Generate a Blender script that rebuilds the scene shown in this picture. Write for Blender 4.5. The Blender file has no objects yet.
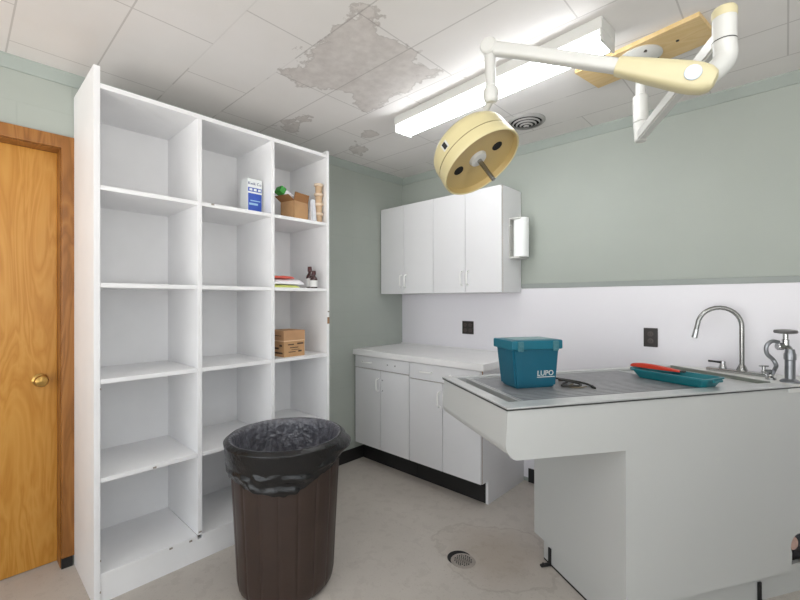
import bpy, bmesh, math, random
from mathutils import Vector, Matrix, noise
random.seed(7)
PI = math.pi
S = bpy.context.scene
COL = S.collection
MW = {}                      # world matrix of every object, kept by hand

# ------------------------------------------------------------------ materials
MATS = {}
def srgb(r, g, b):
    f = lambda c: (c/255/12.92) if c/255 <= .04045 else ((c/255+.055)/1.055)**2.4
    return (f(r), f(g), f(b), 1)

def mat(name, col, rough=.5, metal=0., var=.06, scale=6., bump=0., bscale=60., emit=None, spec=.5, coat=0., detail=4.):
    if name in MATS: return MATS[name]
    m = bpy.data.materials.new(name); m.use_nodes = True
    nt = m.node_tree; N = nt.nodes; L = nt.links
    b = N['Principled BSDF']
    b.inputs['Roughness'].default_value = rough
    b.inputs['Metallic'].default_value = metal
    b.inputs['Specular IOR Level'].default_value = spec
    b.inputs['Coat Weight'].default_value = coat
    tc = N.new('ShaderNodeTexCoord')
    n = N.new('ShaderNodeTexNoise'); n.inputs['Scale'].default_value = scale; n.inputs['Detail'].default_value = detail
    L.new(tc.outputs['Object'], n.inputs['Vector'])
    r = N.new('ShaderNodeValToRGB')
    c0 = [max(0, c*(1-var)) for c in col[:3]]+[1]; c1 = [min(1, c*(1+var)) for c in col[:3]]+[1]
    r.color_ramp.elements[0].color = c0; r.color_ramp.elements[1].color = c1
    r.color_ramp.elements[0].position = .3; r.color_ramp.elements[1].position = .7
    L.new(n.outputs['Fac'], r.inputs['Fac']); L.new(r.outputs['Color'], b.inputs['Base Color'])
    if bump:
        n2 = N.new('ShaderNodeTexNoise'); n2.inputs['Scale'].default_value = bscale; n2.inputs['Detail'].default_value = 3
        L.new(tc.outputs['Object'], n2.inputs['Vector'])
        bp = N.new('ShaderNodeBump'); bp.inputs['Strength'].default_value = bump; bp.inputs['Distance'].default_value = .01
        L.new(n2.outputs['Fac'], bp.inputs['Height']); L.new(bp.outputs['Normal'], b.inputs['Normal'])
    if emit:
        b.inputs['Emission Color'].default_value = emit[0]; b.inputs['Emission Strength'].default_value = emit[1]
    MATS[name] = m
    return m

def nodes(m):
    return m.node_tree.nodes, m.node_tree.links, m.node_tree.nodes['Principled BSDF']

class G:
    """tiny node-graph helper"""
    def __init__(s, m): s.m = m; s.N, s.L, s.b = nodes(m); s.tc = s.N.new('ShaderNodeTexCoord')
    def val(s, sock, v):
        if hasattr(v, 'is_output') or isinstance(v, bpy.types.NodeSocket): s.L.new(v, sock)
        else: sock.default_value = v
    def math(s, op, a, b=0., c=0., clamp=False):
        n = s.N.new('ShaderNodeMath'); n.operation = op; n.use_clamp = clamp
        for i, v in enumerate((a, b, c)): s.val(n.inputs[i], v)
        return n.outputs[0]
    def xyz(s):
        n = s.N.new('ShaderNodeSeparateXYZ'); s.L.new(s.tc.outputs['Object'], n.inputs[0]); return n.outputs
    def noise(s, scale, detail=4, rough=.5, vec=None, dist=0.):
        n = s.N.new('ShaderNodeTexNoise'); n.inputs['Scale'].default_value = scale; n.inputs['Detail'].default_value = detail
        n.inputs['Roughness'].default_value = rough; n.inputs['Distortion'].default_value = dist
        s.L.new(vec or s.tc.outputs['Object'], n.inputs['Vector']); return n.outputs['Fac']
    def mapping(s, sc=(1, 1, 1), loc=(0, 0, 0), rot=(0, 0, 0)):
        n = s.N.new('ShaderNodeMapping'); n.inputs['Scale'].default_value = sc; n.inputs['Location'].default_value = loc
        n.inputs['Rotation'].default_value = rot
        s.L.new(s.tc.outputs['Object'], n.inputs[0]); return n.outputs[0]
    def mix(s, f, a, b):
        n = s.N.new('ShaderNodeMix'); n.data_type = 'RGBA'
        s.val(n.inputs['Factor'], f)
        s.val(n.inputs[6], a); s.val(n.inputs[7], b)
        return n.outputs[2]
    def ramp(s, f, stops):
        n = s.N.new('ShaderNodeValToRGB'); e = n.color_ramp.elements
        e[0].position, e[0].color = stops[0]; e[1].position, e[1].color = stops[-1]
        for p, c in stops[1:-1]:
            q = e.new(p); q.color = c
        s.L.new(f, n.inputs[0]); return n.outputs[0]
    def bump(s, h, st=.3, d=.01):
        n = s.N.new('ShaderNodeBump'); n.inputs['Strength'].default_value = st; n.inputs['Distance'].default_value = d
        s.L.new(h, n.inputs['Height']); s.L.new(n.outputs[0], s.b.inputs['Normal'])

def raw(name, rough=.5, metal=0, spec=.5):
    m = bpy.data.materials.new(name); m.use_nodes = True
    b = m.node_tree.nodes['Principled BSDF']; b.inputs['Roughness'].default_value = rough
    b.inputs['Metallic'].default_value = metal; b.inputs['Specular IOR Level'].default_value = spec
    MATS[name] = m; return m

# ------------------------------------------------------------------ mesh helpers
def NB(): return bmesh.new()
def merge(bm, t):
    me = bpy.data.meshes.new('tmp'); t.to_mesh(me); t.free(); bm.from_mesh(me); bpy.data.meshes.remove(me)
def box(bm, x0, x1, y0, y1, z0, z1, bev=0., seg=2, M=None):
    t = bmesh.new()
    v = [t.verts.new((x, y, z)) for x in (x0, x1) for y in (y0, y1) for z in (z0, z1)]
    for f in ((0, 1, 3, 2), (4, 6, 7, 5), (0, 4, 5, 1), (2, 3, 7, 6), (0, 2, 6, 4), (1, 5, 7, 3)):
        t.faces.new([v[i] for i in f])
    if bev > 0:
        bmesh.ops.bevel(t, geom=list(t.edges), offset=bev, segments=seg, affect='EDGES', profile=.5)
    bmesh.ops.recalc_face_normals(t, faces=t.faces)
    if M is not None: bmesh.ops.transform(t, matrix=M, verts=t.verts)
    merge(bm, t); return bm
def frustum(bm, bot, top, z0, z1, bev=0., M=None, seg=2):
    """bot/top = (x0,x1,y0,y1)"""
    t = bmesh.new()
    q = lambda r, z: [t.verts.new(p) for p in ((r[0], r[2], z), (r[1], r[2], z), (r[1], r[3], z), (r[0], r[3], z))]
    a = q(bot, z0); b = q(top, z1)
    t.faces.new(a[::-1]); t.faces.new(b)
    for i in range(4): t.faces.new((a[i], a[(i+1) % 4], b[(i+1) % 4], b[i]))
    if bev: bmesh.ops.bevel(t, geom=list(t.edges), offset=bev, segments=seg, affect='EDGES')
    bmesh.ops.recalc_face_normals(t, faces=t.faces)
    if M is not None: bmesh.ops.transform(t, matrix=M, verts=t.verts)
    merge(bm, t); return bm
def prism(bm, pts, d0, d1, axis='y', M=None, bev=0.):
    """pts in the plane normal to axis, extruded d0..d1.  y: (x,z)  z: (x,y)  x: (y,z)"""
    t = bmesh.new()
    def P(p, d): return {'y': (p[0], d, p[1]), 'z': (p[0], p[1], d), 'x': (d, p[0], p[1])}[axis]
    a = [t.verts.new(P(p, d0)) for p in pts]; b = [t.verts.new(P(p, d1)) for p in pts]
    t.faces.new(a); t.faces.new(b[::-1]); n = len(pts)
    for i in range(n): t.faces.new((a[i], a[(i+1) % n], b[(i+1) % n], b[i]))
    bmesh.ops.recalc_face_normals(t, faces=t.faces)
    if bev: bmesh.ops.bevel(t, geom=list(t.edges), offset=bev, segments=2, affect='EDGES')
    if M is not None: bmesh.ops.transform(t, matrix=M, verts=t.verts)
    merge(bm, t); return bm
def frame_to(axis, loc=(0, 0, 0)):
    """matrix taking +Z to axis, placed at loc"""
    return Matrix.Translation(Vector(loc)) @ Vector((0, 0, 1)).rotation_difference(Vector(axis).normalized()).to_matrix().to_4x4()
def lathe(bm, prof, seg=32, M=None, caps=True):
    t = bmesh.new(); rings = []
    for r, z in prof:
        if r < 1e-6: rings.append([t.verts.new((0, 0, z))])
        else: rings.append([t.verts.new((r*math.cos(2*PI*i/seg), r*math.sin(2*PI*i/seg), z)) for i in range(seg)])
    for A, B in zip(rings, rings[1:]):
        for i in range(seg):
            j = (i+1) % seg
            if len(A) == 1 and len(B) == 1: continue
            if len(A) == 1: t.faces.new((A[0], B[i], B[j]))
            elif len(B) == 1: t.faces.new((A[i], A[j], B[0]))
            else: t.faces.new((A[i], A[j], B[j], B[i]))
    if caps:
        for R in (rings[0], rings[-1]):
            if len(R) > 2: t.faces.new(R)
    bmesh.ops.recalc_face_normals(t, faces=t.faces)
    if M is not None: bmesh.ops.transform(t, matrix=M, verts=t.verts)
    merge(bm, t); return bm
def cyl(bm, p0, p1, r0, r1=None, seg=24, bev=0.):
    p0, p1 = Vector(p0), Vector(p1); h = (p1-p0).length; r1 = r0 if r1 is None else r1
    pr = [(r0, 0), (r1, h)] if not bev else [(r0-bev, 0), (r0, bev), (r1, h-bev), (r1-bev, h)]
    return lathe(bm, pr, seg, frame_to(p1-p0, p0))
def smooth_path(pts, n=8, closed=False):
    P = [Vector(p) for p in pts]; out = []
    for i in range(len(P)-1):
        p0 = P[max(i-1, 0)]; p1 = P[i]; p2 = P[i+1]; p3 = P[min(i+2, len(P)-1)]
        for k in range(n):
            t = k/n
            out.append(.5*((2*p1)+(p2-p0)*t+(2*p0-5*p1+4*p2-p3)*t*t+(3*p1-p0-3*p2+p3)*t**3))
    out.append(P[-1]); return out
def tube(bm, path, r, seg=12, cap=True):
    t = bmesh.new(); P = [Vector(p) for p in path]; n = len(P)
    R = r if isinstance(r, (list, tuple)) else [r]*n
    T = []
    for i in range(n):
        d = (P[min(i+1, n-1)]-P[max(i-1, 0)]); T.append(d.normalized())
    u = T[0].orthogonal().normalized(); rings = []
    for i in range(n):
        if i: u = T[i-1].rotation_difference(T[i]) @ u
        u = (u-T[i]*u.dot(T[i])).normalized(); w = T[i].cross(u)
        rings.append([t.verts.new(P[i]+R[i]*(math.cos(2*PI*k/seg)*u+math.sin(2*PI*k/seg)*w)) for k in range(seg)])
    for A, B in zip(rings, rings[1:]):
        for k in range(seg): t.faces.new((A[k], A[(k+1) % seg], B[(k+1) % seg], B[k]))
    if cap: t.faces.new(rings[0]); t.faces.new(rings[-1])
    bmesh.ops.recalc_face_normals(t, faces=t.faces)
    merge(bm, t); return bm

def finish(bm, smooth=True, ang=35):
    lim = math.radians(ang)
    for f in bm.faces: f.smooth = smooth
    if smooth:
        for e in bm.edges:
            if len(e.link_faces) == 2:
                try: e.smooth = e.calc_face_angle() < lim
                except Exception: pass
def link(o, parent=None, M=None):
    COL.objects.link(o)
    if parent is not None:
        o.parent = parent
        MW[o] = MW[parent]
    else:
        MW[o] = M or Matrix.Identity(4)
    return o
def obj(name, bm, m, parent=None, local=False, ang=35, origin=None, smooth=True, label=None):
    """one mesh object.  World coordinates unless local; a top-level mesh gets its origin at `origin`"""
    if parent is not None and not local: bmesh.ops.transform(bm, matrix=MW[parent].inverted(), verts=bm.verts)
    M = None
    if parent is None:
        if origin is None:
            vs = [v.co for v in bm.verts]
            origin = (sum(min(v[i] for v in vs)+max(v[i] for v in vs) for i in (0,))/2,
                      (min(v[1] for v in vs)+max(v[1] for v in vs))/2, min(v[2] for v in vs))
        M = Matrix.Translation(Vector(origin))
        bmesh.ops.transform(bm, matrix=M.inverted(), verts=bm.verts)
    finish(bm, smooth, ang)
    me = bpy.data.meshes.new(name); bm.to_mesh(me); bm.free()
    o = bpy.data.objects.new(name, me)
    for k in (m if isinstance(m, (list, tuple)) else [m]): me.materials.append(k)
    link(o, parent, M)
    if smooth:
        wn = o.modifiers.new('weighted_normal', 'WEIGHTED_NORMAL'); wn.keep_sharp = True; wn.mode = 'FACE_AREA'
    if M is not None: o.matrix_world = M
    if label: o['label'] = label
    return o
def tag(o, label, cat, group=None):
    o['label'] = label; o['category'] = cat
    if group: o['group'] = group
    return o
def thing(name, label, cat, loc=(0, 0, 0), rz=0., group=None):
    o = bpy.data.objects.new(name, None); o.empty_display_size = .1
    M = Matrix.Translation(Vector(loc)) @ Matrix.Rotation(rz, 4, 'Z')
    link(o, None, M); o.matrix_world = M
    return tag(o, label, cat, group)
def struct(o, label=None, cat=None):
    o['kind'] = 'structure'
    if label: o['label'] = label
    if cat: o['category'] = cat
    return o
def text_bm(txt, size, M, depth=.0006):
    cu = bpy.data.curves.new('txt', 'FONT'); cu.body = txt; cu.size = size; cu.extrude = depth; cu.resolution_u = 3
    to = bpy.data.objects.new('txt', cu); COL.objects.link(to)
    bpy.context.view_layer.update()
    me = bpy.data.meshes.new_from_object(to.evaluated_get(bpy.context.evaluated_depsgraph_get()))
    bm = bmesh.new(); bm.from_mesh(me); bmesh.ops.transform(bm, matrix=M, verts=bm.verts)
    bpy.data.objects.remove(to); bpy.data.curves.remove(cu); bpy.data.meshes.remove(me)
    return bm

# ------------------------------------------------------------------ shared materials
WHITE = mat('white_laminate', srgb(226, 226, 228), .42, var=.015, scale=3, bump=.02, bscale=30)
SHELFW = mat('white_painted_wood', srgb(236, 236, 237), .5, var=.025, scale=5, bump=.05, bscale=25)
COUNTER = mat('white_worktop_laminate', srgb(232, 231, 231), .35, var=.02, scale=8)
TABLEW = mat('white_table_laminate', srgb(196, 197, 195), .4, var=.012, scale=2)
CHROME = mat('chrome', srgb(190, 190, 190), .18, 1., var=.05, scale=20)
STEEL = mat('brushed_steel', srgb(212, 213, 212), .38, .55, var=.06, scale=18)
STEELD = mat('dark_steel_edge', srgb(84, 84, 82), .4, .8, var=.08, scale=18)
BARM = mat('grate_steel', srgb(172, 172, 174), .42, .6, var=.1, scale=25)
BLACK = mat('black_rubber', srgb(28, 27, 27), .55, var=.2, scale=12)
CREAML = mat('light_cream_enamel', srgb(200, 191, 154), .38, var=.03, scale=6)
REFL = mat('tan_reflector_dish', srgb(186, 162, 108), .4, var=.05, scale=6)
CREAM = mat('cream_enamel', srgb(200, 189, 145), .38, var=.04, scale=6, bump=.02, bscale=40)
OFFW = mat('offwhite_enamel', srgb(200, 200, 196), .35, var=.03, scale=6)
CHIP = mat('bare_chipboard', srgb(150, 116, 86), .8, var=.25, scale=60)
HANDLEW = mat('white_pull_plastic', srgb(240, 240, 238), .35, var=.02)
CHIPG = mat('worn_grey_spot', srgb(150, 142, 134), .8, var=.2, scale=60)
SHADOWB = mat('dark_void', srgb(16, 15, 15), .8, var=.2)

# ceiling : painted fibre tiles with peeled patches
def ceiling_mat():
    m = raw('painted_ceiling_tiles', .85, spec=.2); g = G(m); x, y, z = g.xyz()
    def seam(c, per, off, w):
        t = g.math('SUBTRACT', c, off); t = g.math('DIVIDE', t, per); t = g.math('FRACT', g.math('ADD', t, 100.))
        d = g.math('ABSOLUTE', g.math('SUBTRACT', t, .5)); d = g.math('SUBTRACT', .5, d)      # 0 at the seam
        return g.math('LESS_THAN', d, w/per)
    sy = seam(y, .305, -.232, .0032)
    # rows of 2 ft tiles, staggered
    row = g.math('FLOOR', g.math('DIVIDE', g.math('SUBTRACT', y, -.232-.305*20), .305))
    par = g.math('GREATER_THAN', g.math('MODULO', row, 3.), 1.5)
    xo = g.math('ADD', x, g.math('MULTIPLY', par, .305))
    sx = seam(xo, .61, 1.39, .003)
    gate = g.math('GREATER_THAN', g.noise(1.7, 2), .40)
    s = g.math('MAXIMUM', g.math('MULTIPLY', sy, g.math('ADD', .25, g.math('MULTIPLY', gate, .75))), sx)
    n1 = g.noise(5.5, 8, .62); n2 = g.noise(2.2, 3); n3 = g.noise(24, 5, .6)
    def patch(x0, x1, y0, y1, soft):
        dx = g.math('SUBTRACT', g.math('ABSOLUTE', g.math('SUBTRACT', x, (x0+x1)/2)), (x1-x0)/2)
        dy = g.math('SUBTRACT', g.math('ABSOLUTE', g.math('SUBTRACT', y, (y0+y1)/2)), (y1-y0)/2)
        d = g.math('MAXIMUM', dx, dy)                                   # <0 inside
        return g.math('ADD', g.math('MULTIPLY', d, -1./soft), g.math('MULTIPLY', g.math('SUBTRACT', n1, .5), 3.0))
    p = patch(.80, 1.39, -1.73, -1.20, .17)
    for a in ((.16, .48, -1.42, -1.28, .14), (.22, .38, -.90, -.72, .11), (.5, .62, -.98, -.86, .1), (.42, .52, -.12, -.05, .08),
              (1.36, 1.46, -1.12, -1.06, .08)):
        p = g.math('MAXIMUM', p, g.math('SUBTRACT', patch(*a), .15))
    pm = g.math('MULTIPLY', g.math('ADD', p, .02), 14., clamp=True)
    base = g.ramp(n2, [(.3, srgb(222, 219, 216)), (.7, srgb(230, 227, 225))])
    peel = g.ramp(g.math('ADD', g.math('MULTIPLY', n3, .6), g.math('MULTIPLY', g.noise(9, 5, .6), .4)), [(.34, srgb(196, 190, 186)), (.62, srgb(214, 209, 205))])
    c = g.mix(pm, base, peel)
    edge = g.math('MULTIPLY', g.math('LESS_THAN', g.math('ABSOLUTE', g.math('ADD', p, -.01)), .05), .35)
    c = g.mix(edge, c, srgb(150, 142, 136))
    c = g.mix(g.math('MULTIPLY', s, .36), c, srgb(130, 124, 120))
    g.L.new(c, g.b.inputs['Base Color'])
    h = g.math('SUBTRACT', g.math('MULTIPLY', g.noise(90, 3), .25), g.math('ADD', s, g.math('MULTIPLY', pm, .25)))
    g.bump(h, .25, .006)
    return m

def sage_mat(name, block):
    m = raw(name, .55, spec=.35); g = G(m)
    n = g.noise(1.6, 4); c = g.ramp(n, [(.3, srgb(162, 168, 161)), (.7, srgb(169, 175, 168))])
    n2 = g.noise(30, 3)
    if block:
        x, y, z = g.xyz()
        cv = g.N.new('ShaderNodeCombineXYZ'); g.L.new(y, cv.inputs[0]); g.L.new(z, cv.inputs[1])
        bt = g.N.new('ShaderNodeTexBrick'); bt.inputs['Scale'].default_value = 1.
        bt.inputs['Brick Width'].default_value = .405; bt.inputs['Row Height'].default_value = .203
        bt.inputs['Mortar Size'].default_value = .004; bt.inputs['Mortar Smooth'].default_value = .6
        bt.inputs['Color1'].default_value = (1, 1, 1, 1); bt.inputs['Color2'].default_value = (1, 1, 1, 1); bt.inputs['Mortar'].default_value = (0, 0, 0, 1)
        g.L.new(cv.outputs[0], bt.inputs['Vector'])
        bw = g.N.new('ShaderNodeRGBToBW'); g.L.new(bt.outputs['Color'], bw.inputs[0])
        c = g.mix(g.math('MULTIPLY', g.math('SUBTRACT', 1., bw.outputs[0]), .10), c, srgb(140, 148, 140))
        h = g.math('ADD', bw.outputs[0], g.math('MULTIPLY', n2, .35)); g.bump(h, .14, .004)
    else:
        g.bump(n2, .1, .005)
    g.L.new(c, g.b.inputs['Base Color']); return m

def floor_mat():
    m = raw('worn_concrete_floor', .42, spec=.4); g = G(m); x, y, z = g.xyz()
    n = g.noise(1.4, 6, .6); n2 = g.noise(14, 6, .65); n3 = g.noise(120, 2)
    c = g.ramp(n, [(.3, srgb(178, 171, 163)), (.7, srgb(194, 187, 179))])
    c = g.mix(g.math('MULTIPLY', g.math('GREATER_THAN', n2, .56), .10), c, srgb(120, 110, 102))
    c = g.mix(g.math('MULTIPLY', g.math('GREATER_THAN', n3, .66), .35), c, srgb(140, 130, 121))
    # water stain running past the drain to the table
    dx = g.math('DIVIDE', g.math('SUBTRACT', x, 1.50), .30); dy = g.math('DIVIDE', g.math('SUBTRACT', y, -.93), .26)
    d = g.math('SQRT', g.math('ADD', g.math('MULTIPLY', dx, dx), g.math('MULTIPLY', dy, dy)))
    d = g.math('ADD', d, g.math('MULTIPLY', g.math('SUBTRACT', g.noise(4, 5, .6), .5), 1.1))
    inside = g.math('MULTIPLY', g.math('SUBTRACT', 1.1, d), 1.6, clamp=True)
    c = g.mix(g.math('MULTIPLY', inside, .40), c, srgb(146, 128, 108))
    ring = g.math('LESS_THAN', g.math('ABSOLUTE', g.math('SUBTRACT', d, 1.0)), .03)
    c = g.mix(g.math('MULTIPLY', ring, .16), c, srgb(110, 96, 82))
    g.L.new(c, g.b.inputs['Base Color'])
    g.L.new(g.math('ADD', .34, g.math('MULTIPLY', n2, .25)), g.b.inputs['Roughness'])
    g.bump(g.math('ADD', n2, g.math('MULTIPLY', n3, .4)), .08, .004)
    return m

def wood_mat(name, a, b, c3, rough=.38):
    m = raw(name, rough, spec=.45); g = G(m)
    v = g.mapping((1., 5., .75))
    n = g.noise(1.9, 3, .5, v, 1.2)
    w = g.math('FRACT', g.math('MULTIPLY', n, 7.))
    w = g.math('ABSOLUTE', g.math('SUBTRACT', w, .5))
    v2 = g.mapping((60., 60., 1.4)); f = g.noise(3., 4, .6, v2)
    c = g.ramp(g.math('ADD', g.math('MULTIPLY', w, 1.2), g.math('MULTIPLY', f, .35)), [(.15, a), (.5, b), (.9, c3)])
    g.L.new(c, g.b.inputs['Base Color']); g.bump(f, .04, .003); return m

CEIL = ceiling_mat(); SAGE_L = sage_mat('sage_painted_block_wall', True); SAGE_B = sage_mat('sage_painted_wall', False)
FLOOR = floor_mat()
DOORW = wood_mat('golden_birch_ply', srgb(182, 124, 44), srgb(192, 136, 56), srgb(200, 147, 68))
CASEW = wood_mat('stained_casing_wood', srgb(132, 84, 34), srgb(150, 98, 44), srgb(164, 112, 56))
PLY = wood_mat('raw_plywood', srgb(214, 184, 130), srgb(219, 190, 138), srgb(223, 196, 148), .6)
PANELW = mat('white_wall_panel', srgb(230, 228, 233), .35, var=.012, scale=2, bump=.03, bscale=12)
SAGETRIM = mat('sage_trim_paint', srgb(162, 170, 164), .5, var=.03)

# ------------------------------------------------------------------ room shell
ZC = 2.4258; XR = 4.3; YF = -4.4
b = NB(); box(b, -.25, XR+.1, YF-.1, .1, -.1, 0); struct(obj('floor', b, FLOOR, origin=(0, 0, 0)), 'worn taupe concrete floor')
b = NB(); box(b, -.25, XR+.1, YF-.1, .1, ZC, ZC+.1); struct(obj('ceiling', b, CEIL, origin=(0, 0, 0)), 'white painted tile ceiling with peeling patches')
DY0, DY1, DZ = -3.30, -2.474, 2.055          # door opening
b = NB(); box(b, -.12, 0, DY1, 0, 0, ZC); box(b, -.12, 0, YF, DY0, 0, ZC); box(b, -.12, 0, DY0, DY1, DZ, ZC)
struct(obj('wall_left', b, SAGE_L, origin=(0, 0, 0)), 'sage green painted block wall with the wooden door')
b = NB(); box(b, -.12, XR+.1, 0, .1, 0, ZC); struct(obj('wall_back', b, SAGE_B, origin=(0, 0, 0)), 'sage green wall above the white splash panel')
VY0, VY1, VZ0, VZ1 = -3.9, -1.9, .75, 2.3            # unseen window added in the right wall for more light
b = NB(); box(b, XR, XR+.1, YF, VY0, 0, ZC); box(b, XR, XR+.1, VY1, 0, 0, ZC); box(b, XR, XR+.1, VY0, VY1, 0, VZ0); box(b, XR, XR+.1, VY0, VY1, VZ1, ZC); struct(obj('wall_right', b, SAGE_B, origin=(0, 0, 0)))
# front wall (behind the camera) with a broad window added to brighten the room
WX0, WX1, WZ0, WZ1 = .5, 3.5, .3, 2.25
b = NB(); box(b, -.12, WX0, YF-.1, YF, 0, ZC); box(b, WX1, XR+.1, YF-.1, YF, 0, ZC); box(b, WX0, WX1, YF-.1, YF, 0, WZ0); box(b, WX0, WX1, YF-.1, YF, WZ1, ZC)
struct(obj('wall_front', b, SAGE_B, origin=(0, 0, 0)))
b = NB()
for x in (WX0, (WX0+WX1)/2-.03, WX1-.06): box(b, x, x+.06, YF-.08, YF-.02, WZ0, WZ1)
for z in (WZ0, WZ1-.06): box(b, WX0, WX1, YF-.079, YF-.021, z, z+.06)
struct(obj('added_window_1', b, WHITE, origin=(0, 0, 0)))
b = NB()
for y in (VY0, (VY0+VY1)/2-.03, VY1-.06): box(b, XR+.02, XR+.08, y, y+.06, VZ0, VZ1)
for z in (VZ0, VZ1-.06): box(b, XR+.021, XR+.079, VY0, VY1, z, z+.06)
struct(obj('added_window_2', b, WHITE, origin=(0, 0, 0)))
# splash panel and batten on the back wall
b = NB(); box(b, 0.001, XR-.002, -.006, 0, .03, 1.40); struct(obj('trim_1', b, PANELW, origin=(0, 0, 0)), 'white splash panel on the lower back wall')
b = NB(); box(b, 1.19, XR-.002, -.012, 0, 1.395, 1.428, .003); struct(obj('trim_2', b, mat('grey_batten', srgb(148, 154, 150), .5, var=.04), origin=(0, 0, 0)), 'thin grey batten along the top of the splash panel')
# crown mouldings
def crown(pts_dir):
    pass
cp = [(0, -.052), (.008, -.052), (.012, -.044), (.022, -.030), (.034, -.014), (.040, -.008), (.040, 0), (0, 0)]
b = NB(); prism(b, [(p[0], ZC+p[1]) for p in cp], YF, 0, 'y'); struct(obj('trim_3', b, SAGETRIM, origin=(0, 0, 0)), 'sage crown moulding along the left wall')
b = NB(); prism(b, [(-p[0], ZC+p[1]) for p in cp], 0, XR, 'x'); struct(obj('trim_4', b, SAGETRIM, origin=(0, 0, 0)), 'sage crown moulding along the back wall')
b = NB(); box(b, 0, .008, -1.14, 0, 0, .10, .002); box(b, 0, .016, -2.474, -2.43, 0, .049); box(b, -.1, 0, -2.4739, -2.46, 0, .02); struct(obj('baseboard_left', b, BLACK, origin=(0, 0, 0)), 'black rubber cove base under the left wall')
b = NB(); box(b, 1.24, 1.75, -.014, -.006, 0, .10, .002); struct(obj('baseboard_back', b, BLACK, origin=(0, 0, 0)), 'black rubber cove base under the splash panel')

# door
d = bpy.data.objects.new('door_1', None); Md = Matrix.Translation((0, DY1, 0)); link(d, None, Md); d.matrix_world = Md
struct(d, 'golden birch flush door with brass knob and brown casing')
b = NB(); box(b, -.118, -.08, DY0+.004, DY1-.003, .006, DZ-.004, .002); obj('door_slab', b, DOORW, d)
b = NB(); box(b, -.0, .018, DY1, -2.418, .05, 2.118, .004); box(b, 0, .018, DY0-.056, DY0, .05, 2.118, .004); box(b, 0, .0185, DY0-.056, -2.418, DZ, 2.118, .004)
obj('casing', b, CASEW, d)
b = NB(); box(b, -.119, .0, DY1-.0029, DY1+.012, .0, DZ+.01); box(b, -.119, 0, DY0-.012, DY0+.003, 0, DZ+.01); box(b, -.119, 0, DY0, DY1, DZ-.003, DZ+.012)
obj('jamb', b, CASEW, d)
BRASS = mat('aged_brass', srgb(176, 140, 78), .28, .9, var=.1, scale=20)
b = NB(); lathe(b, [(0, 0), (.030, 0), (.031, .004), (.024, .009), (.012, .012), (.011, .028), (.018, .033), (.026, .042), (.028, .052), (.024, .062), (.012, .067), (0, .068)], 28, frame_to((1, 0, 0), (-.08, -2.543, .922)))
obj('door_knob', b, BRASS, d, label='round brass door knob')

# ------------------------------------------------------------------ shelving unit
SX = .4388
sh = thing('shelving_unit', 'tall white painted open shelving unit of fifteen bays against the left wall', 'shelving unit', (.22, -1.79, 0))
Y0, Y1 = -2.424, -1.176; D1, D2 = -1.985, -1.578; T = .020
def worn_chips(bm): return bm
b = NB(); box(b, .006, SX, Y0, Y0+.024, 0, 2.322, .002); obj('side_panel', b, SHELFW, sh)
b = NB(); box(b, .006, SX, Y1-.020, Y1, 0, 2.275, .002); obj('side_panel', b, SHELFW, sh)
for yy in (D1, D2):
    b = NB(); box(b, .012, SX-.001, yy-.011, yy+.011, .129, 2.228, .0015); obj('divider', b, SHELFW, sh)
b = NB(); box(b, .012, SX, Y0+.0242, Y1-.0202, 2.228, 2.250, .0015); obj('top_panel', b, SHELFW, sh)
b = NB(); box(b, .004, .012, Y0+.0242, Y1-.0202, .05, 2.25); obj('back_panel', b, SHELFW, sh)
LV = [.129, .542, .969, 1.387, 1.810]
bays = [(Y0+.0243, D1-.0112), (D1+.0112, D2-.0112), (D2+.0112, Y1-.0203)]
for i, z in enumerate(LV):
    for (a, c) in bays:
        b = NB(); box(b, .0125, SX-.002, a, c, z-T, z, .0015); obj('shelf', b, SHELFW, sh)
b = NB(); box(b, SX-.026, SX-.006, Y0+.0243, Y1-.0203, 0, .108, .001); obj('plinth', b, SHELFW, sh)
b = NB()
for (y, z) in ((Y0+.024, .19), (Y0+.024, .93), (Y0+.023, .055), (D1+.0, .146), (-2.19, .53), (-1.92, 1.808), (Y1-.006, 1.19), (Y1-.006, 1.24), (-1.75, .53), (-2.12, .121), (-2.03, .118)):
    w = .014 if abs(y-Y0) > .05 else .004
    b = NB()
    if z in (1.19,): box(b, SX-.003, SX+.0006, Y1-.017, Y1+.0003, z-.03, z+.012)
    else: box(b, SX-.003, SX+.0006, y-w/2, y+w/2, z-.006, z+.002)
    obj('paint_chip', b, CHIPG if z != 1.19 else CHIP, sh, label='bare worn spot on the shelf edge')

# ------------------------------------------------------------------ things on the shelves
# blue and white carton
ct = thing('carton', 'small blue and white printed carton on the second shelf, middle bay', 'carton', (.325, -1.648, 1.810))
CW = mat('white_card', srgb(232, 236, 236), .5, var=.02); CB = mat('blue_print', srgb(38, 78, 178), .45, var=.12, scale=30); CD = mat('dark_blue_print', srgb(26, 40, 110), .5, var=.05)
b = NB(); box(b, .268, .362, -1.692, -1.604, 1.810, 2.008, .001); obj('carton_body', b, CW, ct)
b = NB(); box(b, .3615, .3626, -1.690, -1.607, 1.8125, 1.925); box(b, .3615, .3624, -1.690, -1.607, 1.935, 1.958); obj('printed_band', b, CB, ct)
Mt = Matrix.Translation((.3622, -1.690, 1.974)) @ Matrix(((0, 0, 1, 0), (1, 0, 0, 0), (0, 1, 0, 0), (0, 0, 0, 1)))
obj('lettering', text_bm('Kwik Co', .0225, Mt), CD, ct)
for k in range(3):
    b = NB(); box(b, .3625, .3630, -1.682+k*.026, -1.664+k*.026, 1.940, 1.953); obj('printed_bar', b, CW, ct)
for (y0, y1, z0, z1) in ((-1.684, -1.630, 1.858, 1.870), (-1.676, -1.615, 1.880, 1.886)):
    b = NB(); box(b, .3625, .363, y0, y1, z0, z1); obj('printed_bar', b, mat('pale_blue_print', srgb(150, 190, 220), .5, var=.05), ct)

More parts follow.
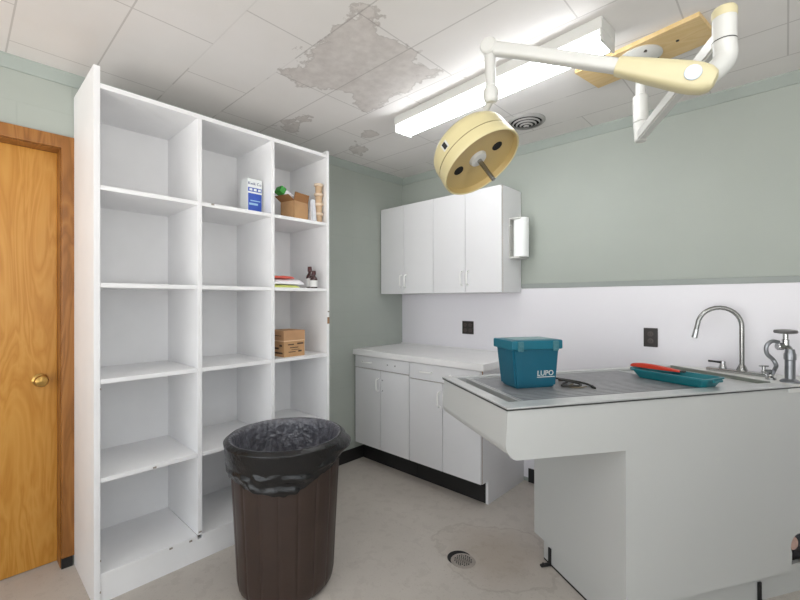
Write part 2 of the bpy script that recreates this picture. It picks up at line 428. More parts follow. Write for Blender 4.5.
CARD = mat('brown_cardboard', srgb(186, 146, 104), .8, var=.08, scale=14, bump=.05, bscale=80)
CARDI = mat('cardboard_inside', srgb(150, 106, 66), .85, var=.08, scale=14)
PRINT = mat('dark_carton_print', srgb(80, 60, 46), .8, var=.2)
# open box, turned a little
ob = thing('cardboard_box', 'small open brown cardboard box with raised flaps, holding a green topped packet', 'box', (.332, -1.366, 1.810), math.radians(12))
w, dp, h = .061, .058, .114
b = NB()
box(b, -dp, dp, -w, w, 0, .003); box(b, dp-.003, dp, -w, w, 0, h); box(b, -dp, -dp+.003, -w, w, 0, h)
box(b, -dp, dp, -w, -w+.003, 0, h); box(b, -dp, dp, w-.003, w, 0, h)
obj('box_body', b, CARD, ob, local=True)
def flap(M, L, W):
    bb = NB(); box(bb, -W, W, 0, .0025, 0, L, 0, M=M); obj('flap', bb, CARDI, ob, local=True)
flap(Matrix.Translation((dp-.001, 0, h)) @ Matrix.Rotation(PI/2, 4, 'Z') @ Matrix.Rotation(math.radians(12), 4, 'X'), .052, w)
flap(Matrix.Translation((0, -w, h)) @ Matrix.Rotation(math.radians(62), 4, 'X'), .055, dp)
flap(Matrix.Translation((-dp, 0, h)) @ Matrix.Rotation(-PI/2, 4, 'Z') @ Matrix.Rotation(math.radians(30), 4, 'X'), .05, w)
GREEN = mat('green_wrap', srgb(52, 150, 52), .5, var=.15, scale=20); WRAP = mat('white_wrap', srgb(226, 224, 230), .5, var=.05, scale=20, bump=.2)
pk = thing('packet', 'white packet with a green end leaning out of the open cardboard box', 'packet', (.30, -1.36, 1.815))
Mp = Matrix.Translation((.335, -1.372, 1.932)) @ Matrix.Rotation(math.radians(62), 4, 'X')
b = NB(); box(b, -.032, .032, -.02, .02, -.045, .09, .008, M=Mp); obj('wrapper', b, WRAP, pk)
b = NB(); box(b, -.034, .034, -.022, .022, .088, .128, .008, M=Mp); obj('green_end', b, GREEN, pk, label='bright green packet end')
# clear plastic packet
CLEAR = mat('cloudy_film', srgb(214, 216, 222), .25, var=.1, scale=40, bump=.5, bscale=50)
b = NB(); frustum(b, (.372, .415, -1.292, -1.252), (.386, .400, -1.288, -1.254), 1.810, 1.955, .006)
tag(obj('plastic_bag', b, CLEAR), 'cloudy white plastic packet standing between the open box and the tan tubs', 'bag')
# stack of four tan tubs
TAN = mat('tan_fibre', srgb(196, 166, 134), .8, var=.1, scale=30); TAND = mat('tan_fibre_lip', srgb(226, 206, 182), .8, var=.08, scale=30)
names4 = ['lowest', 'second from the bottom', 'third from the bottom', 'topmost']
for k in range(4):
    z = 1.810+k*.0625
    t = thing('tub', 'tan tub, %s of the stack on the right of the second shelf' % names4[k], 'tub', (.395, -1.2275, z), 0, 'stacked tan tubs')
    Mx = Matrix.Translation((.395, -1.2275, z))
    b = NB(); lathe(b, [(.020, 0), (.021, .002), (.0225, .052), (.0195, .052), (.018, .004), (0, .004)], 18, Mx, caps=False); obj('tub_body', b, TAN, t)
    b = NB(); lathe(b, [(.0205, .045), (.0295, .049), (.0295, .0615), (.0205, .0615), (.0205, .055)], 18, Mx, caps=False); obj('lip', b, TAND, t)
# folded cloths
def cloth(name, x0, x1, y0, y1, z0, z1, m, label, seed):
    t = bmesh.new(); nx, ny = 14, 14; top = []; bot = []
    for i in range(nx+1):
        for j in range(ny+1):
            u, v = i/nx, j/ny
            e = min(1, 6*min(u, 1-u, v, 1-v))**.5
            n = noise.noise(Vector((u*4+seed, v*4, seed)))*.0035*e
            top.append(t.verts.new((x0+(x1-x0)*u, y0+(y1-y0)*v+.004*noise.noise(Vector((u*3, seed, v))), z0+(z1-z0)*(.25+.75*e)+n-.0036*e)))
            bot.append(t.verts.new((x0+(x1-x0)*u, y0+(y1-y0)*v, z0)))
    I = lambda i, j: i*(ny+1)+j
    for i in range(nx):
        for j in range(ny):
            t.faces.new((top[I(i, j)], top[I(i+1, j)], top[I(i+1, j+1)], top[I(i, j+1)]))
            t.faces.new((bot[I(i, j)], bot[I(i, j+1)], bot[I(i+1, j+1)], bot[I(i+1, j)]))
    for i in range(nx):
        for j in (0, ny): t.faces.new((top[I(i, j)], bot[I(i, j)], bot[I(i+1, j)], top[I(i+1, j)]))
    for j in range(ny):
        for i in (0, nx): t.faces.new((top[I(i, j)], bot[I(i, j)], bot[I(i, j+1)], top[I(i, j+1)]))
    bmesh.ops.recalc_face_normals(t, faces=t.faces)
    return tag(obj(name, t, m, ang=60), label, 'packet')
cloth('pouch', .26, .415, -1.555, -1.385, 1.3872, 1.408, mat('lime_pouch', srgb(208, 214, 120), .5, var=.1, scale=25), 'lime yellow flat pouch at the bottom of the little pile on the third shelf', 1.)
cloth('pouch', .26, .41, -1.553, -1.352, 1.4085, 1.4425, mat('white_pouch', srgb(238, 236, 240), .45, var=.05, scale=25, bump=.2), 'white crumpled pouch between the red and the lime pouches', 2.)
cloth('pouch', .27, .405, -1.552, -1.415, 1.443, 1.462, mat('red_pouch', srgb(222, 96, 80), .5, var=.12, scale=25), 'red pouch on top of the little pile on the third shelf', 3.)
# amber bottles
AMB = mat('amber_glass', srgb(58, 22, 20), .12, var=.15, scale=20, spec=.6, coat=.4); CAP = mat('dark_red_cap', srgb(70, 24, 26), .4, var=.15)
LAB = mat('bottle_label', srgb(226, 226, 224), .6, var=.06, scale=30)
def bottle(x, y, s, hs, label):
    t = thing('bottle', label, 'bottle', (x, y, 1.387), 0, 'amber bottles on the third shelf'); Mx = Matrix.Translation((x, y, 1.387))
    b = NB(); lathe(b, [(0, 0), (.019*s, 0), (.0215*s, .003), (.0215*s, .062*hs), (.019*s, .072*hs), (.0095*s, .085*hs), (.009*s, .098*hs)], 24, Mx); obj('bottle_body', b, AMB, t)
    b = NB(); lathe(b, [(.0118*s, .094*hs), (.0122*s, .096*hs), (.0118*s, .120*hs), (.010*s, .122*hs), (0, .122*hs)], 20, Mx); obj('cap', b, CAP, t)
    b = NB(); lathe(b, [(.0219*s, .010*hs), (.0219*s, .055*hs)], 24, Mx, caps=False); obj('paper_label', b, LAB, t)
bottle(.398, -1.268, 1.1, .92, 'amber bottle with white label, nearer and lower of the two dark bottles')
bottle(.345, -1.262, 1.1, 1.16, 'amber bottle with dark cap, farther and taller of the two dark bottles')
# closed box on the lower shelf
lb = thing('cardboard_box', 'taped brown cardboard box with dark print on the fourth shelf', 'box', (.33, -1.44, .969), math.radians(3))
b = NB(); box(b, -.09, .075, -.052, .098, 0, .098, .001); obj('box_body', b, CARD, lb, local=True)
b = NB(); box(b, -.0915, .0765, -.0535, .0995, .099, .158, .001); obj('box_lid', b, mat('cardboard_lid', srgb(188, 146, 108), .8, var=.08, scale=12), lb, local=True)
b = NB(); box(b, -.092, .0772, -.0542, .1002, .093, .0995); obj('tape', b, mat('pale_tape', srgb(222, 188, 150), .4, var=.05), lb, local=True)
b = NB()
for (y0, y1, z0, z1) in ((-.025, .018, .070, .077), (.042, .088, .072, .082), (-.01, .05, .052, .057), (-.02, .03, .026, .031), (.05, .075, .026, .036), (0, .06, .040, .043)):
    b = NB(); box(b, .0748, .0757, y0, y1, z0, z1); obj('printed_mark', b, PRINT, lb, local=True)
for (x0, x1, z0, z1) in ((-.07, .02, .045, .056), (-.07, .06, .018, .028), (.03, .055, .062, .074), (-.05, .05, .125, .129)):
    b = NB(); box(b, x0, x1, -.0542, -.0515, z0, z1); obj('printed_mark', b, PRINT, lb, local=True)

# ------------------------------------------------------------------ base cabinets and worktop
CF = -.587; ZB = .154; ZT = .8675
def pull_v(bm, x, z0, z1, yf):
    p = [(x, yf, z0), (x, yf-.018, z0+.006), (x, yf-.024, z0+.02), (x, yf-.024, z1-.02), (x, yf-.018, z1-.006), (x, yf, z1)]
    tube(bm, smooth_path(p, 4), .0060, 8)
def pull_h(bm, z, x0, x1, yf):
    p = [(x0, yf, z), (x0+.006, yf-.018, z), (x0+.02, yf-.024, z), (x1-.02, yf-.024, z), (x1-.006, yf-.018, z), (x1, yf, z)]
    tube(bm, smooth_path(p, 4), .0060, 8)
def stub(bm, x, z, yf): lathe(bm, [(0, 0), (.005, 0), (.005, .004), (.003, .007), (0, .007)], 10, frame_to((0, -1, 0), (x, yf, z)))
def base_unit(x0, x1, dz, label, pulls, left):   # left: unit in the corner, its sides stop behind the toe kick
    t = thing('base_cabinet', label, 'cabinet', ((x0+x1)/2, CF/2, 0), 0, 'white base cabinets under the worktop')
    b = NB()
    kick = -.50
    for xa, xb in ((x0+.001, x0+.019), (x1-.019, x1-.001)):
        kk = kick if (not left and xa > x0+.1) else kick+.017
        prism(b, [(CF+.019, ZB-.004), (CF+.019, ZT), (-.008, ZT), (-.008, 0), (-.375, 0), (kk, .0), (kk, ZB-.004)], xa, xb, 'x')
    box(b, x0+.019, x1-.019, CF+.02, -.01, ZB-.004, ZB+.014); box(b, x0+.019, x1-.019, -.02, -.008, ZB, ZT); box(b, x0+.019, x1-.019, CF+.02, -.01, ZT-.02, ZT-.001)
    box(b, x0+.019, x1-.019, CF+.022, -.012, dz-.01, dz+.006)
    obj('carcass', b, WHITE, t)
    b = NB(); box(b, x0+.0005, x1-(.0005 if left else .0195), kick+.004, kick+.016, 0, ZB-.0045); obj('toe_kick', b, BLACK, t, label='black toe kick')
    xm = (x0+x1)/2
    b = NB()  # brown strips set behind the door and drawer gaps to darken them
    for xa, xb in ((x0+.001, x0+.018), (xm-.009, xm+.009), (x1-.018, x1-.001)): box(b, xa, xb, CF+.0181, CF+.0189, ZB, ZT-.001)
    for za, zb_ in ((dz-.012, dz+.008), (ZT-.018, ZT-.0015)): box(b, x0+.0011, x1-.0011, CF+.0182, CF+.0188, za, zb_)
    obj('gap_shade_strip', b, CHIP, t, label='brown strips behind the doors, darkening the gaps like shade')
    for k, (a, c) in enumerate(((x0+.0025, xm-.0025), (xm+.0025, x1-.0025))):
        b = NB(); box(b, a, c, CF, CF+.018, ZB, dz-.0055, .001); dr = obj('door', b, WHITE, t)
        hx = (c-.022) if k == 0 else (a+.022)
        if (k, 'v') in pulls:
            b = NB(); pull_v(b, hx, dz-.165, dz-.065, CF); obj('handle', b, HANDLEW, dr)
        elif (k, 's') in pulls:
            for zz in (dz-.155, dz-.075): b = NB(); stub(b, hx, zz, CF); obj('screw', b, CHROME, dr)
    b = NB(); box(b, x0+.0025, x1-.0025, CF, CF+.018, dz, ZT-.005, .001); dw = obj('drawer', b, WHITE, t)
    for kind, hx in pulls:
        if kind == 'h': b = NB(); pull_h(b, (dz+ZT)/2, hx-.05, hx+.05, CF); obj('handle', b, HANDLEW, dw)
        if kind == 'hs': 
            for xx in (hx-.04, hx+.04): b = NB(); stub(b, xx, (dz+ZT)/2, CF); obj('screw', b, CHROME, dw)
    return t
base_unit(0.010, .6035, .770, 'white base cabinet in the corner beside the left wall, one drawer pull missing', [(0, 'v'), (1, 's'), ('h', .155), ('hs', .425)], True)
rt = base_unit(.6045, 1.204, .752, 'white base cabinet nearer the examination table, its drawer with two pulls', [(0, 'v'), (1, 'v'), ('h', .765), ('h', 1.02)], False)
b = NB(); box(b, 1.198, 1.2052, CF+.0185, CF+.026, .775, ZT-.004); obj('worn_edge', b, CHIP, rt, label='bare brown chipboard edge')
b = NB(); box(b, .002, 1.235, -.607, -.0065, .868, .9138, .004)
box(b, .002, 1.235, -.020, -.0066, .9139, .925, .002)
tag(obj('worktop', b, COUNTER), 'long white laminate worktop over the base cabinets', 'worktop')

# ------------------------------------------------------------------ wall cabinets
UF = -.29; UZ0, UZ1 = 1.366, 2.100
def wall_unit(x0, xm, x1, label):
    t = thing('wall_cabinet', label, 'cabinet', ((x0+x1)/2, UF/2, UZ0), 0, 'white wall cabinets')
    b = NB()
    box(b, x0+.0005, x0+.018, UF+.019, -.0065, UZ0, UZ1); box(b, x1-.018, x1-.0005, UF+.019, -.0065, UZ0, UZ1)
    box(b, x0+.018, x1-.018, UF+.019, -.0065, UZ0+.0, UZ0+.018); box(b, x0+.018, x1-.018, UF+.019, -.0065, UZ1-.018, UZ1); box(b, x0+.018, x1-.018, -.014, -.0065, UZ0, UZ1)
    obj('carcass', b, WHITE, t)
    b = NB()  # same brown strips, shading the gaps between the wall cabinet doors
    for xa, xb in ((x0+.0007, x0+.018), (xm-.008, xm+.008), (x1-.018, x1-.0007)): box(b, xa, xb, UF+.0181, UF+.0189, UZ0+.001, UZ1-.001)
    obj('gap_shade_strip', b, CHIP, t, label='brown strips behind the doors, darkening the gaps like shade')
    for k, (a, c) in enumerate(((x0+.0018, xm-.0022), (xm+.0022, x1-.0018))):
        b = NB(); box(b, a, c, UF, UF+.018, UZ0, UZ1-.001, .0015); dr = obj('door', b, WHITE, t)
        hx = (c-.024) if k == 0 else (a+.024)
        b = NB(); pull_v(b, hx, UZ0+.055, UZ0+.155, UF); obj('handle', b, HANDLEW, dr)
wall_unit(.010, .2815, .590, 'white wall cabinet in the corner, farther of the two upper units')
wall_unit(.591, .888, 1.1845, 'white wall cabinet carrying the towel dispenser on its end panel')
# paper towel dispenser on the end panel
td = thing('towel_dispenser', 'white curved paper towel dispenser on the end of the wall cabinet', 'dispenser', (1.185, -.11, 1.6))
b = NB(); box(b, 1.1848, 1.190, -.19, -.045, 1.602, 1.885, .002); obj('back_plate', b, OFFW, td)
for z in (1.600, 1.872):
    b = NB(); box(b, 1.1852, 1.262, -.185, -.06, z, z+.014, .004); obj('arm', b, OFFW, td)
b = NB(); pr = []
def shell(b, cx, cy, r, a0, a1, z0, z1, th=.004, n=20):
    po = [(cx+r*math.cos(a0+(a1-a0)*i/n), cy+r*math.sin(a0+(a1-a0)*i/n)) for i in range(n+1)]
    pi_ = [(cx+(r-th)*math.cos(a0+(a1-a0)*i/n), cy+(r-th)*math.sin(a0+(a1-a0)*i/n)) for i in range(n+1)]
    prism(b, po+pi_[::-1], z0, z1, 'z')
shell(b, 1.235, -.115, .058, math.radians(-115), math.radians(115), 1.612, 1.885)
obj('cover', b, mat('white_plastic_cover', srgb(240, 243, 242), .3, var=.01), td)
b = NB(); lathe(b, [(0, 1.616), (.045, 1.616), (.045, 1.870), (0, 1.870)], 24, Matrix.Translation((1.238, -.115, 0))); obj('paper_roll', b, LAB, td)
for z in (1.66, 1.83):
    b = NB(); lathe(b, [(0, 0), (.006, 0), (.005, .003), (0, .003)], 10, frame_to((1, 0, 0), (1.190, -.175, z))); obj('screw', b, CHROME, td)

# outlets
OUTM = mat('brown_bakelite', srgb(44, 38, 36), .4, var=.15); OUTD = mat('dark_socket', srgb(20, 18, 18), .5, var=.1)
def outlet(xc, zc, w, h, gangs, label):
    t = thing('electrical_outlet', label, 'outlet', (xc, -.006, zc))
    b = NB(); box(b, xc-w/2, xc+w/2, -.012, -.006, zc-h/2, zc+h/2, .003); obj('cover_plate', b, OUTM, t)
    for gx in gangs:
        for s in (-1, 1):
            b = NB(); lathe(b, [(0, 0), (.015, 0), (.016, .002), (.014, .003), (0, .003)], 18, frame_to((0, -1, 0), (xc+gx, -.0118, zc+s*.021)))
            sk = obj('socket', b, mat('socket_face', srgb(70, 62, 58), .4, var=.1), t)
            for dx in (-.006, .006):
                b = NB(); box(b, xc+gx+dx-.0012, xc+gx+dx+.0012, -.0153, -.0146, zc+s*.021-.004, zc+s*.021+.005); obj('slot', b, OUTD, sk)
outlet(.724, 1.090, .108, .105, (-.024, .024), 'square dark double outlet above the worktop')
outlet(2.012, 1.087, .074, .112, (0,), 'narrow dark outlet above the examination table')

# ------------------------------------------------------------------ examination table (rotated peninsula)
TA = 1.018; TX, TY = 1.379, -1.1993; W = .603
et = thing('examination_table', 'white laminate wet examination table with steel tub top, angled out from the back wall', 'examination table', (TX, TY, 0), TA)
ex0 = math.cos(TA); es = math.sin(TA)
def wall_lx(ly):      # local x where the wall (y=-.008) is met
    return (-.008-TY-ly*ex0)/es
ZR = .927
LR = wall_lx(-W)-.004
arc = [(1.428+.052*math.cos(a), .232+.052*math.sin(a)) for a in [math.radians(q) for q in range(212, -33, -12)]]
front = [(0, ZR), (-.008, .80), (-.004, .784), (.006, .768), (.022, .752), (.034, .747), (.5, .737), (.5, .125), (1.3775, .125)]+arc+[(1.4785, .125), (LR, .125), (LR, ZR)]
b = NB(); prism(b, front, -W, -W+.018, 'y'); obj('front_panel', b, TABLEW, et, local=True, ang=25)
prof = [(0, ZR), (-.008, .80), (-.005, .784), (.005, .768), (.020, .757), (.04, .750), (.52, .740), (.52, .79), (.045, .79), (.045, ZR)]
b = NB(); prism(b, prof, -W+.0181, 0, 'y')
box(b, .045, 1.36, -.035, 0, .79, ZR); box(b, .045, 1.36, -W+.0181, -W+.06, .79, ZR)
obj('tub_shell', b, TABLEW, et, local=True, ang=40)
b = NB(); box(b, .5, .518, -W+.0181, 0, .105, .7395); box(b, .518, 1.385, -.018, 0, .12, .86)
prism(b, [(.521, .74), (.521, .79), (1.36, .79), (1.36, .74)], -W+.0181, -.0181, 'y')
obj('side_panel', b, TABLEW, et, local=True)
b = NB(); box(b, .515, .535, -W+.035, -.06, .0, .120); box(b, .535, LR-.06, -W+.035, -W+.055, 0, .1245); box(b, .535, 1.30, -.08, -.06, 0, .12)
obj('plinth', b, TABLEW, et, local=True)
b = NB(); box(b, .5135, .5149, -W+.036, -.062, 0, .008); obj('floor_seal', b, BLACK, et, local=True)
# steel tub floor, rim, ledge deck
b = NB(); prism(b, [(.046, .7905), (.046, .7915), (.99, .7915), (.99, .919), (1.356, .923), (1.356, .7905)], -W+.061, -.036, 'y'); obj('tub_floor', b, STEEL, et, local=True)
b = NB(); box(b, .0465, .989, -W+.0605, -.0355, .7905, .797); obj('grate_shade_sheet', b, STEELD, et, local=True, label='dark sheet standing in for shade under the grate')  # dark sheet that deepens the shade in the slot and between slats
b = NB()
box(b, -.005, .047, -W-.005, .004, ZR, ZR+.008, .002); box(b, .047, 1.372, -W-.005, -W+.075, ZR, ZR+.008, .002); box(b, .047, 1.372, -.036, .004, ZR, ZR+.008, .002)
obj('steel_rim', b, STEEL, et, local=True)
b = NB(); box(b, -.0062, -.0045, -W-.006, .005, ZR-.003, ZR+.002); box(b, -.006, LR-.01, -W-.0062, -W-.0045, ZR-.003, ZR+.002); box(b, -.006, 1.37, .004, .0056, ZR-.004, ZR+.0075)
obj('edge_trim', b, STEELD, et, local=True, label='dark metal edging under the rim')
deck = [(1.362, -W-.004), (1.362, .002), (wall_lx(.002)-.002, .002), (wall_lx(-W)-.005, -W-.004)]
b = NB(); prism(b, deck, .905, ZR+.0075, 'z'); obj('faucet_ledge', b, mat('white_ledge', srgb(222, 222, 218), .35, var=.02), et, local=True)
b = NB(); box(b, 1.355, 1.372, -W+.074, -.034, .912, ZR+.012, .002); obj('ledge_lip', b, mat('greenish_steel_lip', srgb(132, 136, 128), .4, .4, var=.08), et, local=True)
# drain pipe seen in the cut-out
b = NB(); cyl(b, (1.415, -W+.085, .17), (1.415, -W+.085, .30), .035, bev=.004); cyl(b, (1.415, -W+.085, .23), (1.415, -W+.012, .235), .030, bev=.004)
obj('drain_fitting', b, mat('rosy_brass', srgb(206, 172, 158), .4, .3, var=.15, scale=30), et, local=True)
for (x, y, rz) in ((.514, -.115, 0), (1.235, -W+.034, PI/2)):
    Mb = Matrix.Translation((x, y, 0)) @ Matrix.Rotation(rz, 4, 'Z')
    b = NB(); box(b, -.008, 0, -.009, .009, 0, .085, .002, M=Mb); box(b, -.055, 0, -.009, .009, 0.001, .012, .003, M=Mb); lathe(b, [(0, .011), (.006, .011), (.006, .017), (0, .018)], 10, Mb @ Matrix.Translation((-.04, 0, 0)))
    obj('floor_bracket', b, BLACK, et, local=True, label='black iron floor bracket')

def Tw(lx, ly, z=0): return Vector((TX+lx*ex0-ly*es, TY+lx*es+ly*ex0, z))
# grate
gr = thing('tub_grate', 'grey steel slatted grate lying over the table tub', 'grate', tuple(Tw(.5, -.3, .902)), TA)
b = NB(); y = -.298
n = 21; ya, yb = -W+.080, -.040
Lg0, Lg1 = .118-.5, .985-.5
for k in range(n):
    yy = ya+(yb-ya)*(k+.5)/n+.3
    box(b, Lg0, Lg1, yy-.0075, yy+.0075, .018, .0275)
obj('slat', b, BARM, gr, local=True)
b = NB()
for x0, x1 in ((.098, .106), (.112, .1185), (.40, .406), (.70, .706), (.980, .988)): box(b, x0-.5, x1-.5, ya+.3, yb+.3, .006, .029 if x0 < .2 or x0 > .9 else .018, .001)
for yy in (ya, yb): box(b, .098-.5, .985-.5, yy+.3-.004, yy+.3+.004, .0, .028, .001)
obj('frame', b, STEEL, gr, local=True)

# ------------------------------------------------------------------ teal storage box
BANG = math.radians(-1)
_w, _d = .098, .067      # front left bottom corner rests at local (.197, -.327)
BCX = .197-(-_w*math.cos(BANG)+_d*math.sin(BANG)); BCY = -.327-(-_w*math.sin(BANG)-_d*math.cos(BANG))
bx = thing('storage_box', 'teal plastic storage box with lid and two clips on the examination table', 'storage box', tuple(Tw(BCX, BCY, .9297)), TA+BANG)
TEAL = mat('teal_plastic', srgb(10, 88, 110), .42, var=.06, scale=8); TEALL = mat('teal_lid_plastic', srgb(20, 104, 124), .4, var=.05, scale=8)
w, dd = .098, .067
b = NB(); frustum(b, (-w, w, -dd, dd), (-w-.018, w+.012, -dd-.008, dd+.008), .004, .178, .008); box(b, -w+.012, w-.012, -dd+.012, dd-.012, 0, .006)
obj('box_body', b, TEAL, bx, local=True)
b = NB(); box(b, -w-.028, w+.022, -dd-.018, dd+.018, .168, .208, .006); obj('lid', b, TEALL, bx, local=True)
b = NB(); box(b, -w+.0, w-.004, -dd+.006, dd-.006, .2075, .2105, .001)
obj('lid_panel', b, mat('pale_lid_label', srgb(120, 150, 156), .4, var=.12, scale=20), bx, local=True, label='paler inset panel on the lid')
for xx in (-w+.012, w-.016):
    b = NB(); box(b, xx-.013, xx+.013, -dd-.026, -dd-.0175, .162, .204, .003); box(b, xx-.009, xx+.009, -dd-.030, -dd-.025, .172, .188, .003); obj('clip', b, mat('grey_teal_clip', srgb(66, 118, 128), .4, var=.08), bx, local=True)
b = NB()
sl = (.014)/.154
Ml = Matrix.Translation((.002, -dd-.0032, .054)) @ Matrix.Rotation(math.radians(90)+math.atan(.008/.174), 4, 'X')
obj('lettering', text_bm('LUPO', .032, Ml, .0008), mat('white_lettering', srgb(214, 212, 208), .5, var=.03), bx, local=True)
b = NB(); box(b, .026, .112, -.0015, .0015, -.0005, .0008, M=Ml @ Matrix.Translation((-.026+.0, -.006, 0))); obj('underline', b, MATS['white_lettering'], bx, local=True)

# black cord beside the box
cpts = [(.405, -.30), (.43, -.25), (.47, -.215), (.505, -.23), (.50, -.28), (.45, -.32), (.425, -.345), (.46, -.37), (.505, -.36), (.52, -.335), (.485, -.30), (.46, -.275), (.49, -.262), (.54, -.30), (.555, -.345), (.545, -.385)]
zz = [.931, .937, .942, .938, .934, .939, .934, .936, .933, .936, .944, .947, .944, .937, .934, .932]
cd = thing('cord', 'tangled black power cord lying beside the teal storage box', 'cord', tuple(Tw(.47, -.3, .929)))
b = NB(); tube(b, smooth_path([Tw(p[0]-.012, p[1], z+.003) for p, z in zip(cpts, zz)], 8), .0045, 8); obj('cable', b, mat('black_cable', srgb(38, 36, 32), .45, var=.15), cd)
b = NB(); cyl(b, Tw(.534, -.382, .936), Tw(.524, -.415, .9345), .006, .0045, 12, .001); obj('plug', b, BLACK, cd)
b = NB(); tube(b, smooth_path([Tw(p[0]+.01, p[1]-.012, .9335) for p in cpts[2:9]], 8), .0028, 8); obj('cable', b, mat('tan_cable', srgb(120, 108, 88), .5, var=.15), cd, label='thin tan cable in the tangle')

# teal tray and red tool
ty = thing('tray', 'shallow teal plastic tray lying in the steel tub', 'tray', tuple(Tw(.995, -.378, .9315)), TA+math.radians(10))
def tray_bm(lx, ly, h, t=.003, fl=.014):
    bm = NB(); rings = []
    def rr(a, c, z, rad=.02, n=5):
        out = []
        for sx, sy, a0 in ((1, 1, 0), (-1, 1, 90), (-1, -1, 180), (1, -1, 270)):
            for k in range(n+1):
                q = math.radians(a0+90*k/n); out.append((sx*(a-rad)+rad*math.cos(q), sy*(c-rad)+rad*math.sin(q), z))
        return [bm.verts.new(p) for p in out]
    seq = [rr(lx-fl, ly-fl, 0), rr(lx, ly, h), rr(lx+.010, ly+.010, h), rr(lx+.010, ly+.010, h-.006), rr(lx+.0075, ly+.0075, h-.006), rr(lx+.0075, ly+.0075, h-.0025), rr(lx-.0005-t, ly-.0005-t, h-.003), rr(lx-fl-t, ly-fl-t, t)]
    seq = [seq[0]]+[seq[4], seq[3], seq[2], seq[1]]+[seq[7]] if False else seq
    order = [seq[7], seq[1], seq[2], seq[3], seq[4], seq[5], seq[0]]
    # inner floor -> inner lip -> outer lip -> under lip -> outer floor
    n = len(order[0])
    for A, B in zip(order, order[1:]):
        for i in range(n): bm.faces.new((A[i], A[(i+1) % n], B[(i+1) % n], B[i]))
    bm.faces.new(order[0]); bm.faces.new(order[-1]); 
    for v in seq[6]: bm.verts.remove(v)
    bmesh.ops.recalc_face_normals(bm, faces=bm.faces); return bm
TEALT = mat('teal_tray_plastic', srgb(16, 112, 122), .38, var=.06, scale=10)
b = tray_bm(.064, .164, .042); obj('tray_body', b, TEALT, ty, local=True)
b = NB(); box(b, -.045, .045, .172, .192, .028, .044, .004); obj('grip', b, TEALT, ty, local=True)
b = NB(); box(b, -.03, .03, -.184, -.172, .026, .036, .002); obj('grip', b, TEALT, ty, local=True)
rtl = thing('hand_tool', 'red plastic hand tool with dark tip resting across the teal tray', 'tool', tuple(Tw(.99, -.29, .9745)), TA+math.radians(-72))
RED = mat('red_plastic', srgb(206, 62, 40), .4, var=.08, scale=14)
b = NB(); prism(b, [(-.125, .004), (-.115, .016), (-.07, .021), (-.02, .020), (.05, .013), (.105, .006), (.105, .0), (.02, .0), (-.06, .0), (-.12, .0)], -.018, .012, 'y', bev=.003); obj('body', b, RED, rtl, local=True)
b = NB(); prism(b, [(-.115, .0), (-.10, .009), (-.02, .012), (.09, .005), (.09, .0)], .016, .034, 'y', bev=.003); cyl(b, (-.07, .0, .008), (-.07, .030, .008), .006); obj('lever', b, RED, rtl, local=True)
b = NB(); box(b, .100, .120, -.014, .008, .0, .008, .002); obj('tip', b, BLACK, rtl, local=True, label='dark tool tip')

# ------------------------------------------------------------------ gooseneck faucet
ZD = ZR+.0075
DK = mat('satin_chrome', srgb(160, 160, 158), .25, 1., var=.06, scale=20)
gf = thing('gooseneck_faucet', 'chrome gooseneck faucet with lever on the table ledge by the wall', 'faucet', (2.435, -.085, ZD))
b = NB(); A = Vector((2.325, -.075, ZD)); Bv = Vector((2.520, -.130, ZD))
dv = (Bv-A).normalized(); pv = Vector((-dv.y, dv.x, 0))
Mdk = Matrix.Translation(A) @ Matrix.Rotation(math.atan2(dv.y, dv.x), 4, 'Z')
box(b, -.035, (Bv-A).length+.02, -.024, .024, 0, .018, .005, M=Mdk); obj('deck_plate', b, CHROME, gf)
G0 = Vector((2.437, -.1066, ZD+.015))
b = NB(); lathe(b, [(.022, 0), (.023, .006), (.019, .016), (.015, .026), (.012, .032), (0, .032)], 24, Matrix.Translation(G0)); obj('base_collar', b, DK, gf)
# gooseneck arc swings out over the tub
gd = Vector((-.90, -.42, 0)).normalized()
r = .096; hgt = .224; pth = [G0+Vector((0, 0, .02)), G0+Vector((0, 0, hgt*.5)), G0+Vector((0, 0, hgt))]
for k in range(1, 15):
    a = PI*k/14*.97; pth.append(G0+Vector((0, 0, hgt))+gd*(r-r*math.cos(a))+Vector((0, 0, r*math.sin(a))))
pth.append(pth[-1]+(pth[-1]-pth[-2]).normalized()*.055)
b = NB(); tube(b, pth, .0108, 16); obj('spout', b, DK, gf)
b = NB(); e = pth[-1]; td_ = (pth[-1]-pth[-2]).normalized(); cyl(b, e-td_*.03, e+td_*.018, .0128, .0138, 20, .002); obj('aerator', b, CHROME, gf)
for P, lever in ((A+dv*.034, True),):
    b = NB(); lathe(b, [(.018, 0), (.018, .006), (.014, .016), (.011, .030), (.011, .038), (0, .040)], 20, Matrix.Translation(P+Vector((0, 0, .017)))); hb = obj('handle_base', b, CHROME, gf)
    q = P+Vector((0, 0, .048)); ld = Vector((-.86, -.5, .0)).normalized()
    b = NB(); tube(b, [q+ld*-.010, q+ld*.012, q+ld*.045+Vector((0, 0, .004)), q+ld*.066+Vector((0, 0, .006))], [.007, .006, .005, .0055], 12); obj('lever', b, mat('dark_lever', srgb(70, 68, 68), .3, .7, var=.1), gf)

